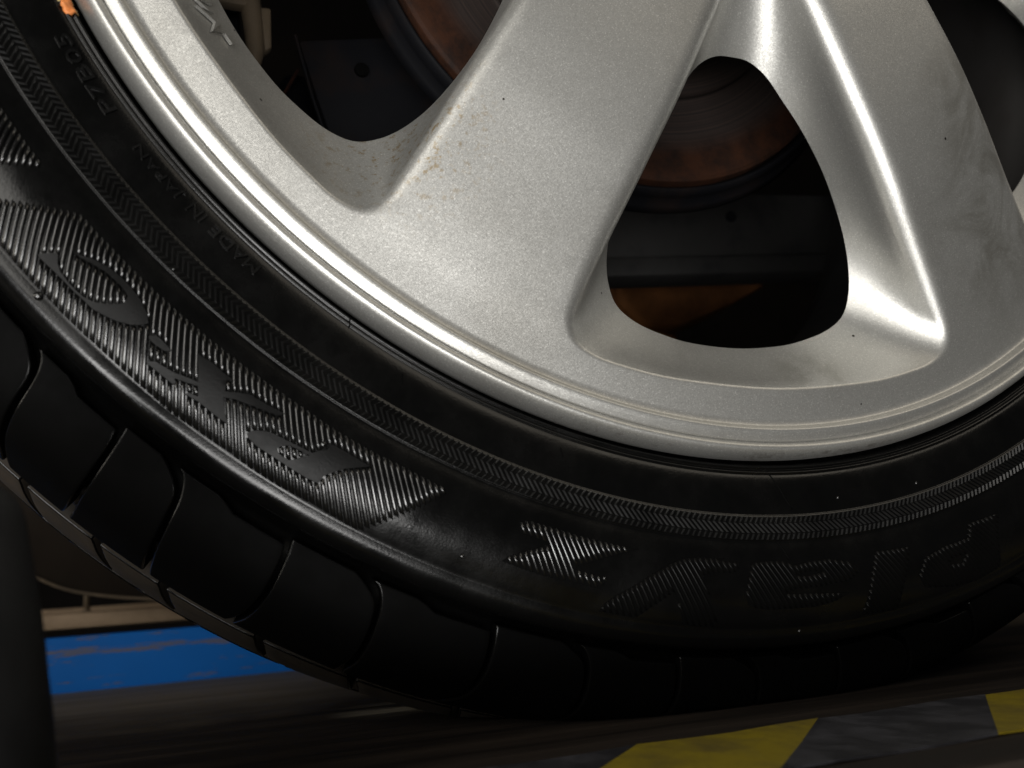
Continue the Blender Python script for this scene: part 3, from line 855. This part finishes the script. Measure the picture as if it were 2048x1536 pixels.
thing('brake_hose', 'tan brake hose hanging from its bracket at the top of the left opening', 'hose', (-.15, .12, .0), [
    ('hose', tube([(-.151, .122, .02), (-.151, .122, -.012), (-.1495, .121, -.029), (-.149, .121, -.040), (-.1515, .121, -.052), (-.157, .121, -.063)], [.0045, .0045, .0042, .0036, .003, .003], 12), M_TAN),
    ('bracket', prism([(-.175, -.012), (-.150, -.0135), (-.150, -.0195), (-.175, -.019)], .118, .124, .001), M_TAN),
    ('clamp', prism([(-.1468, -.019), (-.1425, -.019), (-.1425, -.0375), (-.1455, -.0395)], .118, .124, .001), M_TAN),
    ('strut', prism([(-.1615, -.002), (-.1535, -.002), (-.152, -.045), (-.158, -.045)], .140, .148, .002), M_IRON)])

# ---------------------------------------------------------------- platform, rails, post, backdrop


def box_obj(name, x0, x1, y0, y1, z0, z1, mat, bev=.003, parent=None):
    V, Fc = bevel_box(x1 - x0, y1 - y0, z1 - z0, bev, ((x0 + x1) / 2, (y0 + y1) / 2, (z0 + z1) / 2)); o = obj(name, V, Fc, mat, parent); sharp(o, 40); return o


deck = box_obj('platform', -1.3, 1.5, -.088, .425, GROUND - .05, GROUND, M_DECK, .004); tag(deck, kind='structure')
floor = obj('floor', [(-6, -6, -.85), (6, -6, -.85), (6, 6, -.85), (-6, 6, -.85)], [(0, 1, 2, 3)], M_DARK, smooth=False); tag(floor, kind='structure')
wall = box_obj('wall', -5, 5, 2.4, 2.5, -.85, 2.4, M_DARK, 0); tag(wall, kind='structure')
# tape: slanted yellow and black stripes 58 mm apart, stuck 20 mm from the front edge
tape = empty('hazard_tape', (0, -.045, GROUND), 'yellow and black striped hazard tape stuck along the front of the plank', 'tape')
ya, yb, zt = -.0205, -.0700, GROUND + .0008
sh = ya - yb
x = -.0731 - .1175 * 4; k = 0
while x < .6:
    w_ = .0562 if k % 2 == 0 else .0610
    V = []
    for j in range(3):
        t = j / 2; y = ya + (yb - ya) * t
        for i in range(5): V.append((x + w_ * i / 4 - sh * t, y, zt + .00025 * math.sin(i * 1.7 + j * 2 + k)))
    n = len(V); V += [(a, b, c - .0006) for a, b, c in V]
    Fc = [(j * 5 + i, j * 5 + i + 1, j * 5 + i + 6, j * 5 + i + 5) for j in range(2) for i in range(4)]
    Fc += [tuple(q + n for q in ff[::-1]) for ff in Fc]
    ring = [0, 1, 2, 3, 4, 9, 14, 13, 12, 11, 10, 5]
    Fc += [(ring[i], ring[i] + n, ring[(i + 1) % 12] + n, ring[(i + 1) % 12]) for i in range(12)]
    o = obj('stripe', V, Fc, M_TAPEY if k % 2 == 0 else M_TAPEB, tape, smooth=False); fix_normals(o)
    x += w_; k += 1

rail = empty('lift_rail', (-.1, .44, GROUND), 'scratched blue steel rail behind the tyre at the far side of the plank', 'rail')
box_obj('rail_side', -1.3, .9, .428, .440, GROUND - .012, GROUND + .0335, M_BLUE, .002, rail)
beam = empty('steel_beam', (-.2, .6, -.262), 'dust-covered beige steel ledge above the blue rail', 'beam')
box_obj('ledge', -1.4, .9, .56, .70, -.272, -.2595, M_BEIGE, .004, beam)
box_obj('upstand', -1.4, .9, .66, .70, -.2595, -.2545, M_BEIGE, .002, beam)
rod = empty('tie_rod', (-.235, .6, -.26), 'thin tan rod rising from the beige ledge beside the black post', 'rod')
V, Fc = tube([(-.233, .60, -.2590), (-.233, .60, -.235)], .0022, 10); obj('shaft', V, Fc, M_TAN, rod)
V, Fc = tube([(-.233, .60, -.2595), (-.233, .60, -.2575)], .0038, 6); obj('nut', V, Fc, M_TAN, rod)
fl_ = empty('wheel_arch_liner', (-.15, .5, -.2), 'dark brown curved liner with a worn lower edge behind the tyre', 'liner')
arc = [(-.36, -.170), (-.30, -.215), (-.262, -.234), (-.235, -.246), (-.190, -.254), (-.13, -.2585), (-.05, -.258)]
arc = spline(arc, 4)
V = [Vector((x, .50 + .02 * abs(x + .1), z)) for x, z in arc] + [Vector((x + .05, .50 + .02 * abs(x + .1), z + .16)) for x, z in arc]
n = len(arc); Fc = [(i, i + 1, n + i + 1, n + i) for i in range(n - 1)]
o = obj('panel', V, Fc, M_BROWN, fl_); md = o.modifiers.new('thick', 'SOLIDIFY'); md.thickness = .003
V, Fc = tube([(x, .4985 + .02 * abs(x + .1), z) for x, z in arc], .0011, 6); obj('lip', V, Fc, M_TAN, fl_)

# black rubber pad post close to the lens at the left
post = empty('rubber_post', (-.2290, -.060, GROUND), 'black round rubber post standing in front of the tyre at the far left', 'post')
PX, PY = -.2290, -.060
pr = [(.0, -.2415), (.009, -.2420), (.0155, -.2440), (.0185, -.2480), (.0198, -.254), (.0212, -.261), (.0224, -.2685), (.0233, -.276), (.0246, -.286), (.0262, GROUND)]
V, Fc = [], []
prs = spline(pr, 4)
for k in range(40):
    a = 2 * math.pi * k / 40
    for r, z in prs: V.append(Vector((PX + r * math.cos(a), PY + r * math.sin(a), z)))
m = len(prs)
for k in range(40):
    a, b = k * m, ((k + 1) % 40) * m
    for i in range(m - 1): Fc.append((a + i, b + i, b + i + 1, a + i + 1))
o = obj('pad', V, Fc, M_POST, post); fix_normals(o)
V, Fc = tube([(PX, PY, GROUND), (PX, PY, GROUND + .006)], .0272, 32); obj('foot', V, Fc, M_POST, post)
